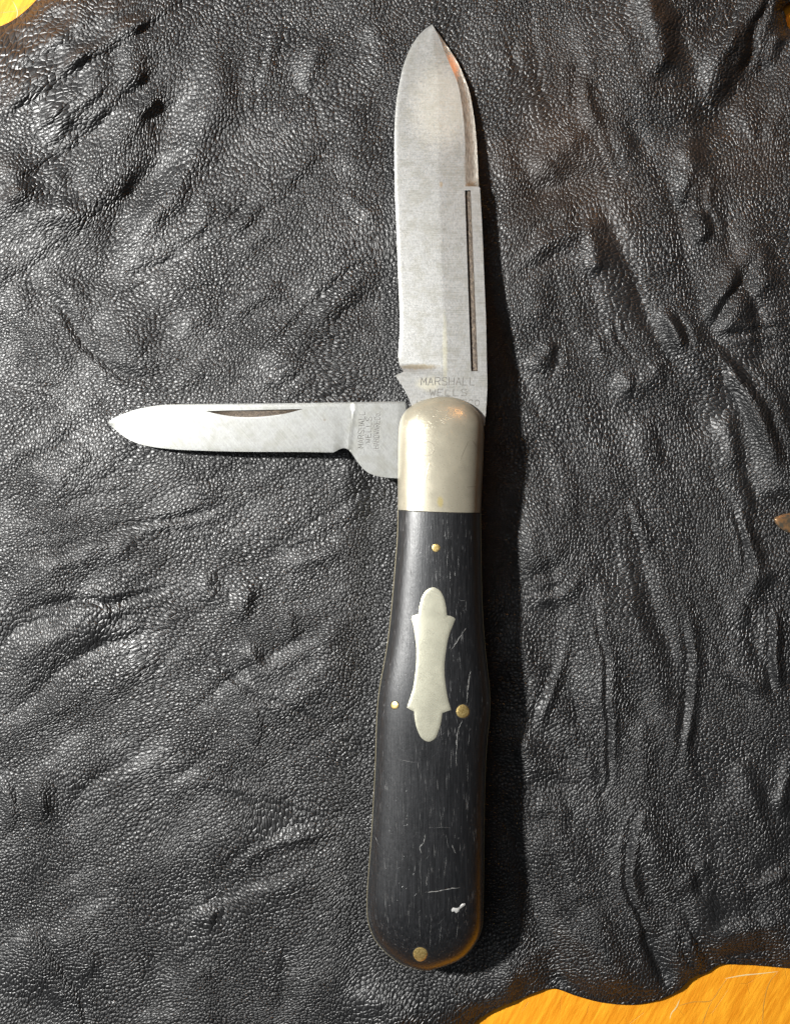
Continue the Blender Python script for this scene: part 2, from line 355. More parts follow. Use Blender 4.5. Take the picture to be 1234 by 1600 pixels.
# measured folds: (points, half width, height) in pixels; negative = crease
FOLDS = [
 ([(-60,205),(10,182),(70,152),(140,104),(215,58),(300,5),(340,-20)], 8, -9), ([(-60,330),(0,292),(70,262),(130,222),(190,170),(250,110),(300,70)], 9, -10),
 ([(-30,225),(40,205),(110,160),(180,115),(260,62),(310,35)], 8, 4), ([(40,320),(110,285),(170,235),(225,175),(268,120)], 9, 5),
 ([(0,116),(75,85),(166,40),(231,0),(280,-30)], 4, -7), ([(0,96),(50,72),(120,32),(160,0)], 12, 5),
 ([(0,140),(80,112),(170,66),(240,22),(300,-20)], 9, 4),
 ([(20,240),(62,214),(130,145),(172,112),(236,70),(300,30)], 5, -7), ([(0,160),(60,150),(130,118),(200,72)], 3, -3.5),
 ([(-30,285),(20,258),(60,236),(116,205),(160,172)], 7, -7), ([(30,215),(110,165),(180,130),(260,85)], 14, 6),
 ([(60,225),(140,175),(230,165),(262,150)], 16, 5),
 ([(110,300),(150,258),(190,232),(225,218)], 13, 4),
 ([(296,120),(284,160),(264,205),(240,260),(205,320),(165,372),(130,410)], 30, -14), ([(262,110),(228,180),(196,245),(150,320),(100,380),(50,420)], 26, 9), ([(-90,520),(-30,420),(0,300),(12,200),(75,110),(165,35),(250,-60),(300,-120)], 95, 25), ([(1020,-120),(1025,40),(1012,140),(990,240)], 52, 12), ([(1290,0),(1190,85),(1130,170),(1090,260)], 34, -9), ([(-80,200),(20,150),(110,105),(200,60),(280,10)], 30, 6), ([(1260,-60),(1190,10),(1130,80),(1080,160)], 30, 9), ([(1250,60),(1190,120),(1150,190)], 26, -6),
 ([(345,40),(336,120),(320,190),(288,262),(246,335),(205,400),(170,440)], 24, 11),
 ([(330,60),(342,110),(350,170),(356,230)], 14, 4), ([(300,100),(270,120),(240,150)], 10, -4),
 ([(-10,215),(8,245),(20,290),(40,330)], 22, 11), ([(20,330),(80,330),(130,300)], 30, 10),
 ([(422,36),(411,80),(405,120),(397,190)], 5, -5), ([(440,20),(425,80),(415,150)], 12, 3),
 ([(452,118),(462,140)], 26, -8), ([(500,50),(490,100),(470,145)], 14, 5),
 ([(412,196),(452,171),(480,144),(492,128)], 8, 4), ([(395,215),(440,195),(480,165)], 8, -4),
 ([(300,396),(340,368),(382,340),(430,300),(470,265),(494,238),(503,208)], 10, 7),
 ([(330,398),(380,366),(440,310),(486,268),(508,232)], 9, -5),
 ([(300,300),(330,330),(300,380),(270,410)], 14, 4), ([(345,300),(330,345),(270,395)], 7, -4),
 ([(480,140),(500,190),(498,220)], 7, -3), ([(540,150),(560,210),(545,290)], 24, 4), ([(530,300),(570,330),(600,345)], 9, 3),
 ([(55,435),(100,490),(141,546),(201,586),(241,591),(263,562)], 7, -8), ([(200,522),(212,540)], 30, 9),
 ([(60,400),(100,450),(150,500)], 22, 8), ([(0,440),(40,490),(90,560),(110,600)], 28, 8),
 ([(0,610),(50,604),(110,612)], 7, -5), ([(110,430),(170,440),(240,420),(290,380)], 9, -5),
 ([(392,556),(427,536),(467,500),(502,465),(560,420),(605,392)], 6, -6), ([(420,565),(470,528),(520,482),(575,438),(612,415)], 14, 5),
 ([(270,460),(330,450),(400,445),(440,420)], 6, -4), ([(322,490),(300,505)], 16, 5), ([(360,500),(400,470),(450,440)], 12, 5),
 ([(440,560),(452,566)], 24, 6), ([(412,621),(452,600),(484,572)], 6, -5), ([(490,500),(540,520),(590,500)], 20, 4),
 ([(260,600),(330,580),(380,590)], 12, 4), ([(150,640),(110,680),(60,720),(0,750)], 12, -5), ([(160,690),(120,730),(60,770)], 18, 6),
 ([(0,860),(90,855),(151,840),(226,815),(300,800),(380,770)], 6, -7), ([(0,885),(60,890),(120,875),(170,856),(240,836)], 16, 7),
 ([(0,976),(50,955),(100,940),(165,940),(230,930),(280,905)], 7, -7), ([(0,925),(60,915),(110,905)], 16, 6),
 ([(146,900),(171,945),(178,970)], 4, -4), ([(0,830),(60,825),(140,808)], 9, 4), ([(300,760),(350,740),(420,735)], 8, -3),
 ([(230,720),(300,745),(350,790)], 9, 3), ([(100,780),(160,772),(230,770)], 7, -3),
 ([(397,1024),(402,1030)], 15, 9), ([(414,1036),(424,1020)], 7, -4), ([(387,930),(380,950)], 13, 6), ([(405,935),(400,955)], 6, -4),
 ([(321,915),(330,930)], 14, 5), ([(460,950),(450,985),(462,1010)], 10, 4), ([(520,980),(510,1015)], 16, 4),
 ([(261,991),(321,1021),(372,1071),(452,1106),(543,1162),(583,1197)], 5, -5), ([(261,985),(220,994),(160,1010),(90,1050),(30,1110),(-20,1150)], 9, -7),
 ([(0,1040),(70,1010),(140,975),(200,960)], 18, 7), ([(20,1180),(80,1120),(160,1070),(230,1040),(280,1040)], 20, 6),
 ([(420,870),(480,850),(540,820),(600,800)], 8, -4), ([(440,890),(500,868),(580,836)], 12, 4),
 ([(390,1100),(400,1140),(392,1170)], 9, 4), ([(405,1100),(416,1140)], 5, -3),
 ([(36,1290),(24,1250),(40,1222),(70,1215),(92,1232),(104,1262)], 7, -4), ([(54,1238),(64,1256)], 20, 11), ([(0,1215),(10,1250),(20,1300)], 12, 5),
 ([(400,1318),(370,1338),(345,1360)], 6, -4), ([(352,1374),(385,1346),(420,1322),(494,1300),(560,1290)], 10, 5), ([(366,1386),(440,1370),(490,1350)], 8, -4),
 ([(50,1426),(75,1481),(116,1532),(136,1592),(140,1640)], 6, -6), ([(20,1430),(50,1490),(90,1545),(110,1600)], 14, 5), ([(90,1440),(120,1490),(160,1530)], 16, 5),
 ([(327,1431),(316,1428)], 14, 5), ([(340,1440),(350,1430)], 6, -4), ([(220,1240),(300,1225),(400,1240),(470,1250)], 8, 3),
 ([(150,1370),(230,1350),(300,1330)], 22, 4), ([(230,1450),(250,1520),(240,1600)], 20, -5), ([(300,1500),(320,1560),(310,1620)], 18, 4),
 ([(430,1450),(450,1520),(440,1600)], 16, -4), ([(540,1540),(600,1570),(640,1620)], 20, 5),
 # right of the knife
 ([(1010,-20),(1020,30),(1024,60),(1014,116),(990,150)], 16, 7), ([(1060,0),(1060,60),(1050,120)], 12, -4),
 ([(1220,-20),(1186,35),(1172,80),(1150,130)], 7, -9), ([(1150,-20),(1140,30),(1110,90)], 9, -5), ([(1170,20),(1140,70),(1110,140),(1090,190)], 16, 6),
 ([(1222,40),(1210,66),(1198,110)], 12, 7), ([(1215,150),(1190,190),(1186,230)], 8, -4),
 ([(927,105),(914,136),(923,186),(944,215)], 9, 6), ([(905,80),(900,130),(905,170)], 9, -5), ([(802,60),(806,100),(820,120)], 7, -3),
 ([(992,205),(1003,226)], 20, -9), ([(817,271),(866,240),(922,204)], 20, 7), ([(786,312),(860,300),(930,280),(985,245)], 20, -8),
 ([(775,360),(830,345),(905,320)], 10, 3), ([(813,408),(856,380),(905,360),(960,350)], 10, 6), ([(800,436),(850,412),(905,385)], 9, -5),
 ([(1060,215),(1072,250),(1062,290)], 14, 5), ([(944,195),(960,240),(978,285)], 6, -3),
 ([(1097,268),(1101,324),(1115,352),(1114,380)], 5, -6), ([(1082,325),(1094,360),(1096,385)], 12, 7), ([(1050,330),(1066,300),(1070,260)], 10, 4),
 ([(930,360),(922,400),(935,430)], 14, 6), ([(1189,382),(1163,429),(1128,481),(1101,531)], 7, -7), ([(1168,385),(1145,425),(1110,475),(1080,520)], 13, 6),
 ([(1234,420),(1190,450),(1150,490),(1118,540)], 12, 5), ([(1240,505),(1180,515),(1105,533)], 6, -4),
 ([(1093,540),(1130,566),(1160,604),(1188,656),(1204,700),(1222,760)], 11, 8), ([(1118,552),(1158,580),(1190,628),(1215,684),(1240,740)], 8, -7),
 ([(1030,484),(1050,518),(1060,552)], 9, 7), ([(1052,488),(1070,525),(1074,556)], 6, -5), ([(953,494),(970,538),(994,571)], 4, -5), ([(935,520),(950,555),(975,580)], 8, 4),
 ([(977,600),(981,606)], 14, 5), ([(994,585),(994,612)], 5, -5), ([(1014,594),(1026,580)], 13, 5), ([(1036,575),(1040,598)], 5, -5),
 ([(839,468),(834,490)], 18, 4), ([(858,522),(850,545),(830,585)], 11, 6), ([(868,530),(868,570),(850,600)], 6, -4), ([(928,525),(944,570),(940,600)], 9, 3),
 ([(1060,600),(1090,650),(1110,690)], 22, -4), ([(990,640),(1010,690),(1000,740)], 22, 4),
 ([(840,690),(860,740)], 20, -4), ([(1120,640),(1140,690),(1150,740)], 14, 5), ([(989,768),(1003,826),(1016,862)], 6, 4), ([(978,775),(992,835),(1002,870)], 5, -4),
 ([(1144,790),(1162,845),(1170,905)], 5, -5), ([(1157,790),(1176,846),(1184,880),(1172,920),(1150,955)], 9, 6), ([(1230,880),(1195,905),(1160,950),(1150,990)], 12, 5),
 ([(858,822),(846,850)], 34, 7), ([(812,905),(850,890),(890,880)], 10, -6), ([(815,925),(850,940),(900,915),(920,880)], 10, 4),
 ([(930,920),(938,985),(948,1040),(944,1100),(950,1172),(946,1225),(925,1257),(905,1262)], 4, -6), ([(940,915),(950,985),(960,1040),(957,1100),(962,1172),(960,1225)], 6, 4.5),
 ([(1068,925),(1071,1000),(1072,1080),(1062,1150),(1046,1225),(1020,1245)], 6, -5), ([(1078,925),(1083,1000),(1083,1080),(1073,1150),(1060,1220)], 6, 5),
 ([(1010,1000),(1030,1060),(1040,1120)], 22, 3), ([(1000,1120),(1008,1180),(1002,1240)], 9, 3),
 ([(1203,935),(1202,1000),(1203,1050),(1212,1092)], 5, -6), ([(1212,935),(1212,1000),(1214,1050),(1226,1090)], 9, 6),
 ([(1080,1000),(1110,1030),(1150,1070),(1200,1110)], 7, -3), ([(1120,1040),(1160,1060),(1200,1080)], 10, 3),
 ([(824,1170),(836,1195)], 22, 9), ([(836,1160),(858,1090),(882,1020),(890,960)], 9, 4), ([(828,1150),(846,1085),(866,1020)], 7, -4),
 ([(820,1228),(850,1220),(900,1240)], 10, -4), ([(830,1260),(870,1265),(900,1280)], 12, 4), ([(900,1150),(920,1200)], 14, 4),
 ([(830,1300),(880,1330),(905,1380),(900,1440)], 26, 6), ([(865,1390),(880,1440),(930,1500)], 14, 4),
 ([(1032,1240),(1000,1268),(982,1320),(976,1365),(994,1425),(1014,1475),(1026,1505),(1040,1555)], 5, -6),
 ([(1040,1246),(1010,1276),(992,1325),(990,1365),(1010,1425),(1030,1475),(1048,1520)], 7, 5), ([(950,1360),(979,1325)], 5, -5),
 ([(925,1400),(928,1440),(945,1500),(975,1567)], 24, 8), ([(1010,1440),(1030,1500),(1040,1548)], 16, -8), ([(895,1556),(870,1520),(850,1480)], 16, -6),
 ([(1085,1530),(1072,1490),(1064,1440)], 7, -6), ([(1054,1402),(1074,1376),(1096,1356),(1126,1344)], 8, 5), ([(1054,1330),(1090,1370),(1100,1410)], 7, -4),
 ([(1164,1402),(1190,1382),(1234,1370)], 10, 5), ([(1110,1470),(1150,1455),(1234,1450)], 14, 5), ([(1100,1500),(1150,1488),(1234,1480)], 8, -4),
 ([(1150,1180),(1170,1230),(1160,1290)], 20, 4), ([(1240,1160),(1225,1220),(1230,1280)], 12, 5), ([(780,1480),(800,1530),(770,1590)], 16, 6), ([(700,1540),(730,1580)], 14, 4),
 ([(560,30),(600,60),(590,120)], 14, 4), ([(760,20),(765,80)], 14, 3),
]

def handle_half():    # outline of the whole handle: row -> centre, half width squared
    L = [(620.3,690),(621,682),(623,670),(625.5,659),(630.5,645),(640,635),(651,628),(666,623),(685,620.4)]
    R = []
    return L, R

def leather():
    d = 2.2
    xs = np.arange(-420, 1660, d); ys = np.arange(-180, 1900, d)
    X, Y = np.meshgrid(xs, ys); X0, Y0 = X.copy(), Y.copy()
    h = np.zeros_like(X)
    # slightly wandering coordinates so the strokes are not ruler clean
    wx = X + 5*vnoise(X/45, Y/45, 3) + 1.2*vnoise(X/15, Y/15, 4); wy = Y + 5*vnoise(X/45, Y/45, 5) + 1.2*vnoise(X/15, Y/15, 6)
    ampn = 1 + 0.22*vnoise(X/30, Y/30, 8)
    for pts, w, a in FOLDS:
        if pts[0][0] + pts[0][1] < 480 and pts[0][0] < 340 and w < 17: a = a*1.1
        if pts[0][0] > 780: a = a*1.45
        elif pts[0][0] + pts[0][1] >= 480: a = a*1.2
        if len(pts) == 2 and a < 0: a = a*0.4
        c = crom(pts, 14)
        px = [p[0] for p in c]; py = [p[1] for p in c]; m = 4.6*w + 12
        i0 = max(0, int((min(px)-m-xs[0])/d)); i1 = max(0, int((max(px)+m-xs[0])/d)+1)
        j0 = max(0, int((min(py)-m-ys[0])/d)); j1 = max(0, int((max(py)+m-ys[0])/d)+1)
        sx, sy = wx[j0:j1, i0:i1], wy[j0:j1, i0:i1]
        if sx.size == 0: continue
        dd, tt = seg_dist_t(sx, sy, c)
        tap = sstep(0, 0.30, tt) * sstep(1, 0.70, tt) if len(pts) > 2 else 1.0
        if a < 0 and w < 13:      # pinched crease between two soft shoulders
            prof = 0.66*a*np.exp(-np.sqrt((dd/w)**2 + 0.25)*1.15) - 0.30*a*np.exp(-((dd-1.9*w)/(1.2*w))**2)
        elif w < 9: prof = 0.60*a*np.exp(-(dd/(w*1.5))**2)
        else: prof = a*np.exp(-(dd/(w*1.15))**2)
        h[j0:j1, i0:i1] += prof * tap * ampn[j0:j1, i0:i1]
    # loose natural waviness: diagonal on the left, upright on the right
    wX = X + 10*vnoise(X/120, Y/120, 31) + 3*vnoise(X/40, Y/40, 35); wY = Y + 10*vnoise(X/120, Y/120, 32) + 3*vnoise(X/40, Y/40, 36)
    def pil(ang, lu, lv, seed):     # soft pillows with pinched creases between them
        u = (wX*math.cos(ang)+wY*math.sin(ang))/lu; v = (-wX*math.sin(ang)+wY*math.cos(ang))/lv
        n = vnoise(u, v, seed) + 0.35*vnoise(u*2.1+5, v*2.1, seed+1)
        return np.sqrt(n*n + 0.012)
    k = sstep(540, 860, X)
    m1 = sstep(-0.35, 0.5, vnoise(X/150, Y/150, 80)); m2 = sstep(-0.3, 0.5, vnoise(X/130, Y/130, 81))
    L1 = pil(-0.62, 250, 66, 11); L2 = pil(-0.42, 170, 40, 14); R1 = pil(1.25, 260, 78, 17); R2 = pil(1.42, 180, 40, 20)
    h += (8.5*L1*(1-k) + 15.0*R1*k)*(0.55+0.45*m1) + (1.6*L2*(1-k) + 2.8*R2*k)*m2
    h += 3.5*fbm(wX/170, wY/140, 21, 1) + 6*fbm(X/300, Y/300, 25, 1) + 0.22*fbm(X/14, Y/14, 23, 1) - 3
    # corrugated bundle of fine creases at the upper left hem
    band = sstep(330, 60, X + 1.1*Y)
    u = (0.5*X + 0.86*Y); w_ = (0.86*X - 0.5*Y)
    h += band * 0.6 * np.sin((u + 9*vnoise(X/40, Y/40, 50)) / 3.6) * (0.5 + 0.5*vnoise(u/30, w_/60, 51))
    h += sstep(200, 20, X + 1.3*Y) * 0.8 * np.sin((w_ + 8*vnoise(X/25, Y/25, 52)) / 3.6)
    hb = h.copy()
    for _ in range(7):
        hb[1:-1] = (hb[:-2] + 2*hb[1:-1] + hb[2:]) / 4; hb[:, 1:-1] = (hb[:, :-2] + 2*hb[:, 1:-1] + hb[:, 2:]) / 4
    kb = sstep(640, 420, X + Y) * 0.85 + 0.15
    h = h*(1-kb) + hb*kb
    # rise under the point of the main blade and the pen blade, rest under the handle
    bm = sstep(75, 35, np.abs(X-680))*sstep(660, 560, Y)*sstep(-10, 40, Y); hlim = -3.0 + np.clip(Y-60, 0, 600)*0.045
    h = np.where(h > hlim, h*(1-bm) + hlim*bm, h)
    do = seg_dist(X, Y, outline, True); d1 = seg_dist(X, Y, hole1, True)
    axis_d = np.where((Y > 560) & (Y < 1600), np.abs(X - (690 - (Y-620)*0.032)), 500)
    rest = sstep(150, 95, axis_d) * sstep(580, 660, Y) * sstep(1590, 1500, Y)
    h = h*(1 - 0.8*rest) - 6.0*rest
    bl = sstep(110, 70, np.abs(X - 686)) * sstep(700, 640, Y)
    top = 36 - (640 - Y)*0.062
    h = np.where(bl > 0.01, h*(1-bl*0.6) + bl*np.minimum(h*0.6, top - 12)*0.0, h)
    pb = seg_dist(X, Y, [(170, 662), (620, 680)]); kk = sstep(80, 35, pb)
    lim = 3 + (X-170)*0.04
    h = np.where(h > lim, h*(1-kk) + lim*kk, h)
    # the hem sinks to the table
    h = h + (-17 + 3.0*vnoise(X/22, Y/22, 61)) * np.exp(-(do/(24 - 8*sstep(500, 300, X+Y)))**1.4) - h*0.5*np.exp(-(do/10)**2)
    h -= 10*np.exp(-(d1/9)**2)
    h -= h*sstep(60, 25, seg_dist(X, Y, [(1215, 817), (1330, 822)]))
    ok = inside(X, Y, outline) & ~inside(X, Y, hole1)
    ny, nx = X.shape
    idx = np.arange(ny*nx).reshape(ny, nx)
    fok = ok[:-1, :-1] & ok[1:, :-1] & ok[:-1, 1:] & ok[1:, 1:]
    q = np.stack([idx[1:, :-1][fok], idx[1:, 1:][fok], idx[:-1, 1:][fok], idx[:-1, :-1][fok]], 1)
    used = np.zeros(ny*nx, bool); used[q.ravel()] = True
    remap = np.cumsum(used) - 1; q = remap[q]
    x = X.ravel()[used]; y = Y.ravel()[used]; z = h.ravel()[used]
    # boundary loop, snapped to the true outline
    ed = np.concatenate([q[:, [0, 1]], q[:, [1, 2]], q[:, [2, 3]], q[:, [3, 0]]])
    key = ed.min(1).astype(np.int64) * (len(x)+1) + ed.max(1)
    uq, inv, cnt = np.unique(key, return_inverse=True, return_counts=True)
    be = ed[cnt[inv] == 1]
    bv = np.unique(be)
    for poly in (outline, hole1):
        P0 = np.array(poly); P1 = np.roll(P0, -1, 0)
        bx, by = x[bv], y[bv]; best = np.full(len(bv), 1e9); nxp, nyp = bx.copy(), by.copy()
        for a, b in zip(P0, P1):
            dd = b - a; L = (dd**2).sum() + 1e-9
            t = np.clip(((bx-a[0])*dd[0] + (by-a[1])*dd[1]) / L, 0, 1)
            qx = a[0]+t*dd[0]; qy = a[1]+t*dd[1]; e = (bx-qx)**2 + (by-qy)**2
            m = e < best; best[m] = e[m]; nxp[m] = qx[m]; nyp[m] = qy[m]
        m = best < 30
        x[bv[m]] = nxp[m]; y[bv[m]] = nyp[m]
    # rolled cut edge: two extra rings downward
    nb = len(bv); pos = {int(v): i for i, v in enumerate(bv)}
    N0 = len(x)
    xx = [x]; yy = [y]; zz = [z]
    for k_, dz in enumerate((2.2, 8.0)):
        xx.append(x[bv]); yy.append(y[bv]); zz.append(np.maximum(z[bv] - dz, zt + 0.3))
    AX = np.concatenate(xx); AY = np.concatenate(yy); AZ = np.concatenate(zz)
    AZ[:N0] = np.maximum(AZ[:N0], zt + 6.5)
    lut = np.full(N0, -1); lut[bv] = np.arange(nb)
    a = be[:, 0]; b = be[:, 1]
    r1 = np.stack([b, a, N0 + lut[a], N0 + lut[b]], 1); r2 = np.stack([N0+lut[b], N0+lut[a], N0+nb+lut[a], N0+nb+lut[b]], 1)
    Q = np.concatenate([q, r1, r2])
    k = (1 - AZ/F) * S
    co = np.stack([(AX-CX)*k, -(AY-CY)*k, ZL + AZ*S], 1)
    me = bpy.data.meshes.new("leather_hide")
    me.vertices.add(len(co)); me.vertices.foreach_set('co', co.ravel())
    me.loops.add(Q.size); me.loops.foreach_set('vertex_index', Q.ravel())
    me.polygons.add(len(Q)); me.polygons.foreach_set('loop_start', np.arange(0, Q.size, 4))
    me.polygons.foreach_set('loop_total', np.full(len(Q), 4))
    me.polygons.foreach_set('use_smooth', np.ones(len(Q), bool))
    me.update(calc_edges=True)
    # grain coordinates, stretched here and there like real skin
    sc = 1 + 0.0
    U = AX + 22*vnoise(AX/150, AY/150, 70) + 6*vnoise(AX/60, AY/60, 71)
    V = AY + 22*vnoise(AX/150, AY/150, 72) + 6*vnoise(AX/60, AY/60, 73)
    # larger pebbles toward the upper left
    g = np.exp(-np.clip(AX + 1.1*AY, 0, None)/420.0)
    U = U*(1) - 0.42*g*U; V = V - 0.42*g*V
    uvl = me.uv_layers.new(name="UVMap")
    uvd = np.stack([U, V], 1)[Q.ravel()].astype(np.float32)
    uvl.data.foreach_set('uv', uvd.ravel())
    br = np.clip(np.exp(-((AX-900)/170)**2 - ((AY-240)/150)**2)*1.0 + np.exp(-((AX-1170)/110)**2 - ((AY-300)/140)**2)*0.8
                 + np.exp(-(np.clip(AX+1.3*AY, 0, None)/170)**2)*0.4, 0, 1).astype(np.float32)
    at = me.attributes.new('brown', 'FLOAT', 'POINT'); at.data.foreach_set('value', br)
    me.materials.append(M_leather)
    o = bpy.data.objects.new("leather_hide", me); col.objects.link(o)
    o['label'] = 'wrinkled black pebble-grained leather hide spread over the yellow table under the knife'; o['category'] = 'leather'
    return h, xs, ys
LH, LXS, LYS = leather()
def leather_h(x, y):
    return float(LH[int((y-LYS[0])/2.2), int((x-LXS[0])/2.2)])

# ---------------------------------------------------------------- knife: handle surface
knife = bpy.data.objects.new("pocket_knife", None); col.objects.link(knife); knife.location = KO
knife.empty_display_size = 0.01
knife['label'] = 'old two-blade folding pocket knife with black wooden handle lying open on the leather'; knife['category'] = 'pocket knife'

Lp = [(685,620),(666,623),(651,628),(640,635),(630.6,644),(625,655.6),(622.7,666),(621.6,690),(621.2,740),(621,797),(620,840),(617.4,872),(614,914),(610,959),(605.7,999),(599,1038),
      (594,1063),(590.5,1084),(588,1112),(586.8,1148),(586,1180),(585.4,1196),(583,1243),(579.7,1302),(576,1350),(572.6,1393),(571.8,1420),(575,1445),(583,1466),(597.5,1485),(621,1504),(645,1514),(664,1516.6)]
Rp = [(703,620),(718.7,623),(733.7,629),(745,640.6),(753,652),(755.8,663),(756.2,690),(754,740),(751,797),(752,840),(752.6,904),(754.2,957),(757,999),(761.5,1042),
      (765,1070),(766.8,1091),(766,1116),(762.5,1145),(760,1175),(758,1231),(756.8,1302),(756,1397),(754.7,1445),(749.4,1464),(737.6,1483),(721,1499.5),(692.5,1511),(664,1516.6)]
Y0, Y1 = 619.6, 1517.0
_ys = np.unique(np.concatenate([np.linspace(622, 690, 14), np.linspace(690, 1430, 60), np.linspace(1430, 1514, 18)]))
_l = np.interp(_ys, [p[1] for p in Lp], [p[0] for p in Lp]); _r = np.interp(_ys, [p[1] for p in Rp], [p[0] for p in Rp])
_yy = np.concatenate([[Y0], _ys, [Y1]])
_c = np.concatenate([[694], (_l+_r)/2, [666]]); _w = np.concatenate([[0], ((_r-_l)/2)**2, [0]])
# light smoothing
for _ in range(2):
    _c[1:-1] = (_c[:-2] + 2*_c[1:-1] + _c[2:]) / 4
    _w[2:-2] = (_w[1:-3] + 2*_w[2:-2] + _w[3:-1]) / 4
fc = pchip(_yy, _c); fw2 = pchip(_yy, _w)
def hw(y): return np.sqrt(np.maximum(fw2(y), 1e-4))
NS = 2.35; HC = 47.0; HL = 11.0     # superellipse power, centre height, half thickness of liners + springs
def gy(y):
    y = np.asarray(y, float)
    a = np.clip((698 - y) / (698 - Y0), 0, 1); b = np.clip((y - 1400) / (Y1 - 1400), 0, 1)
    return (1 - a**2.3)**(1/2.3) * (1 - b**2.4)**(1/2.4)
def Hs(y):       # crown height of the scale above the liners
    y = np.asarray(y, float)
    return 39 + 2.0*np.exp(-((y-1110)/90)**2) + 3.0*sstep(1150, 1420, y) - 1.5*np.exp(-((y-930)/80)**2)
def htop(x, y, ins=1.25):
    t = np.clip(np.abs((x - fc(y)) / np.maximum(hw(y) - ins, .3)), 0, 0.9999)
    return HC + HL + Hs(y)*gy(y)*(1 - t**NS)**(1/NS)

def shell(name, ya, yb, base, sgn, mat, ins=1.6, extra=0.0, rows=90, cols=56, close_a=True, close_b=True, curve=0.0, cov=0.0):
    """half-body of the handle from row ya to yb, standing sgn*height off the liner plane"""
    th = np.linspace(0, math.pi, cols)
    if ya <= Y0 + 1: s = 1 - np.cos(np.linspace(0, math.pi/2, rows)); rowsy = ya + (yb-ya)*s
    elif yb >= Y1 - 1: s = np.sin(np.linspace(0, math.pi/2, rows)); rowsy = ya + (yb-ya)*s
    else: rowsy = np.linspace(ya, yb, rows)
    if yb >= Y1 - 1:
        rowsy = np.unique(np.concatenate([np.linspace(ya, 1400, rows), 1400 + (yb-1400)*np.sin(np.linspace(0, math.pi/2, 40))]))
    co = []; R = len(rowsy)
    for r, y in enumerate(rowsy):
        c = float(fc(y)); w = max(float(hw(y)) - ins, 0.05); H = float(Hs(y)*gy(y)) + extra*min(1, float(gy(y))*3)
        for a in th:
            ca, sa = math.cos(a), max(math.sin(a), 0)
            x = c - w*math.copysign(abs(ca)**(2/NS), ca)
            hh = H * sa**(2/NS)
            yy = y
            # the seam to the bolster runs a little askew and bowed
            k = 0.0
            if cov: k = math.exp(-((y-798)/25)**2) * (((x-686)/65)*2.3 + (1-((x-686)/66)**2)*curve)
            co.append(KP(x, yy + k, HC + sgn*(base + hh)))
    fs = []
    for r in range(R-1):
        for j in range(cols-1):
            a = r*cols+j; q = (a, a+cols, a+cols+1, a+1)
            fs.append(q if sgn > 0 else q[::-1])
    n = len(co)
    if close_a: fs.append(tuple(range(cols))[::(1 if sgn > 0 else -1)])
    if close_b: fs.append(tuple(range((R-1)*cols, R*cols))[::(-1 if sgn > 0 else 1)])
    return link_mesh(name, co, fs, mat, knife, sharp=50)

YS = 798.6
shell("bolster", Y0, YS, HL, 1, M_bolster, ins=0.2, extra=1.0, rows=70, curve=1.2, cov=1)
shell("bolster", Y0, YS, HL, -1, M_bolster, ins=0.2, extra=0.0, rows=40)
sc1 = shell("handle_scale", YS - 0.2, Y1, HL, 1, M_ebony, ins=1.25, rows=130, curve=1.2, cov=1)
shell("handle_scale", YS + 0.6, Y1, HL, -1, M_ebony, ins=1.6, rows=60)

def full_outline(ins, y0=Y0, y1=Y1, n=150):
    s = 0.5*(1 - np.cos(np.linspace(0, math.pi, n))); y = y0 + (y1-y0)*s
    y = np.unique(np.concatenate([y, y0 + (70)*(1-np.cos(np.linspace(0, math.pi/2, 22))), y1 - 100*(1-np.cos(np.linspace(0, math.pi/2, 22)))]))
    c = fc(y); w = np.maximum(hw(y) - ins, 0.05)
    return [(a, b) for a, b in zip(c-w, y)], [(a, b) for a, b in zip(c+w, y)]
def slab(name, ins, za, zb, mat, y0=Y0, y1=Y1):
    l, r = full_outline(ins, y0, y1); n = len(l); co = []
    for z in (zb, za):
        co += [KP(x, y, z) for x, y in l] + [KP(x, y, z) for x, y in r]
    fs = []
    for i in range(n-1):
        fs.append((i, i+1, n+i+1, n+i)); fs.append((2*n+i, 3*n+i, 3*n+i+1, 2*n+i+1))
        fs.append((i+1, i, 2*n+i, 2*n+i+1)); fs.append((n+i, n+i+1, 3*n+i+1, 3*n+i))
    fs.append((0, n, 3*n, 2*n)); fs.append((n-1, 3*n-1, 4*n-1, 2*n-1))
    return link_mesh(name, co, fs, mat, knife, sharp=40)
slab("brass_liner", 0.3, HC+HL-3.2, HC+HL-0.05, M_liner, Y0 + 1, Y1)
slab("brass_liner", 0.3, HC-HL+0.05, HC-HL+3.2, M_liner, Y0 + 1, Y1)
slab("backspring", 1.0, HC-6.5, HC+6.5, M_spring, 780, Y1 - 1)

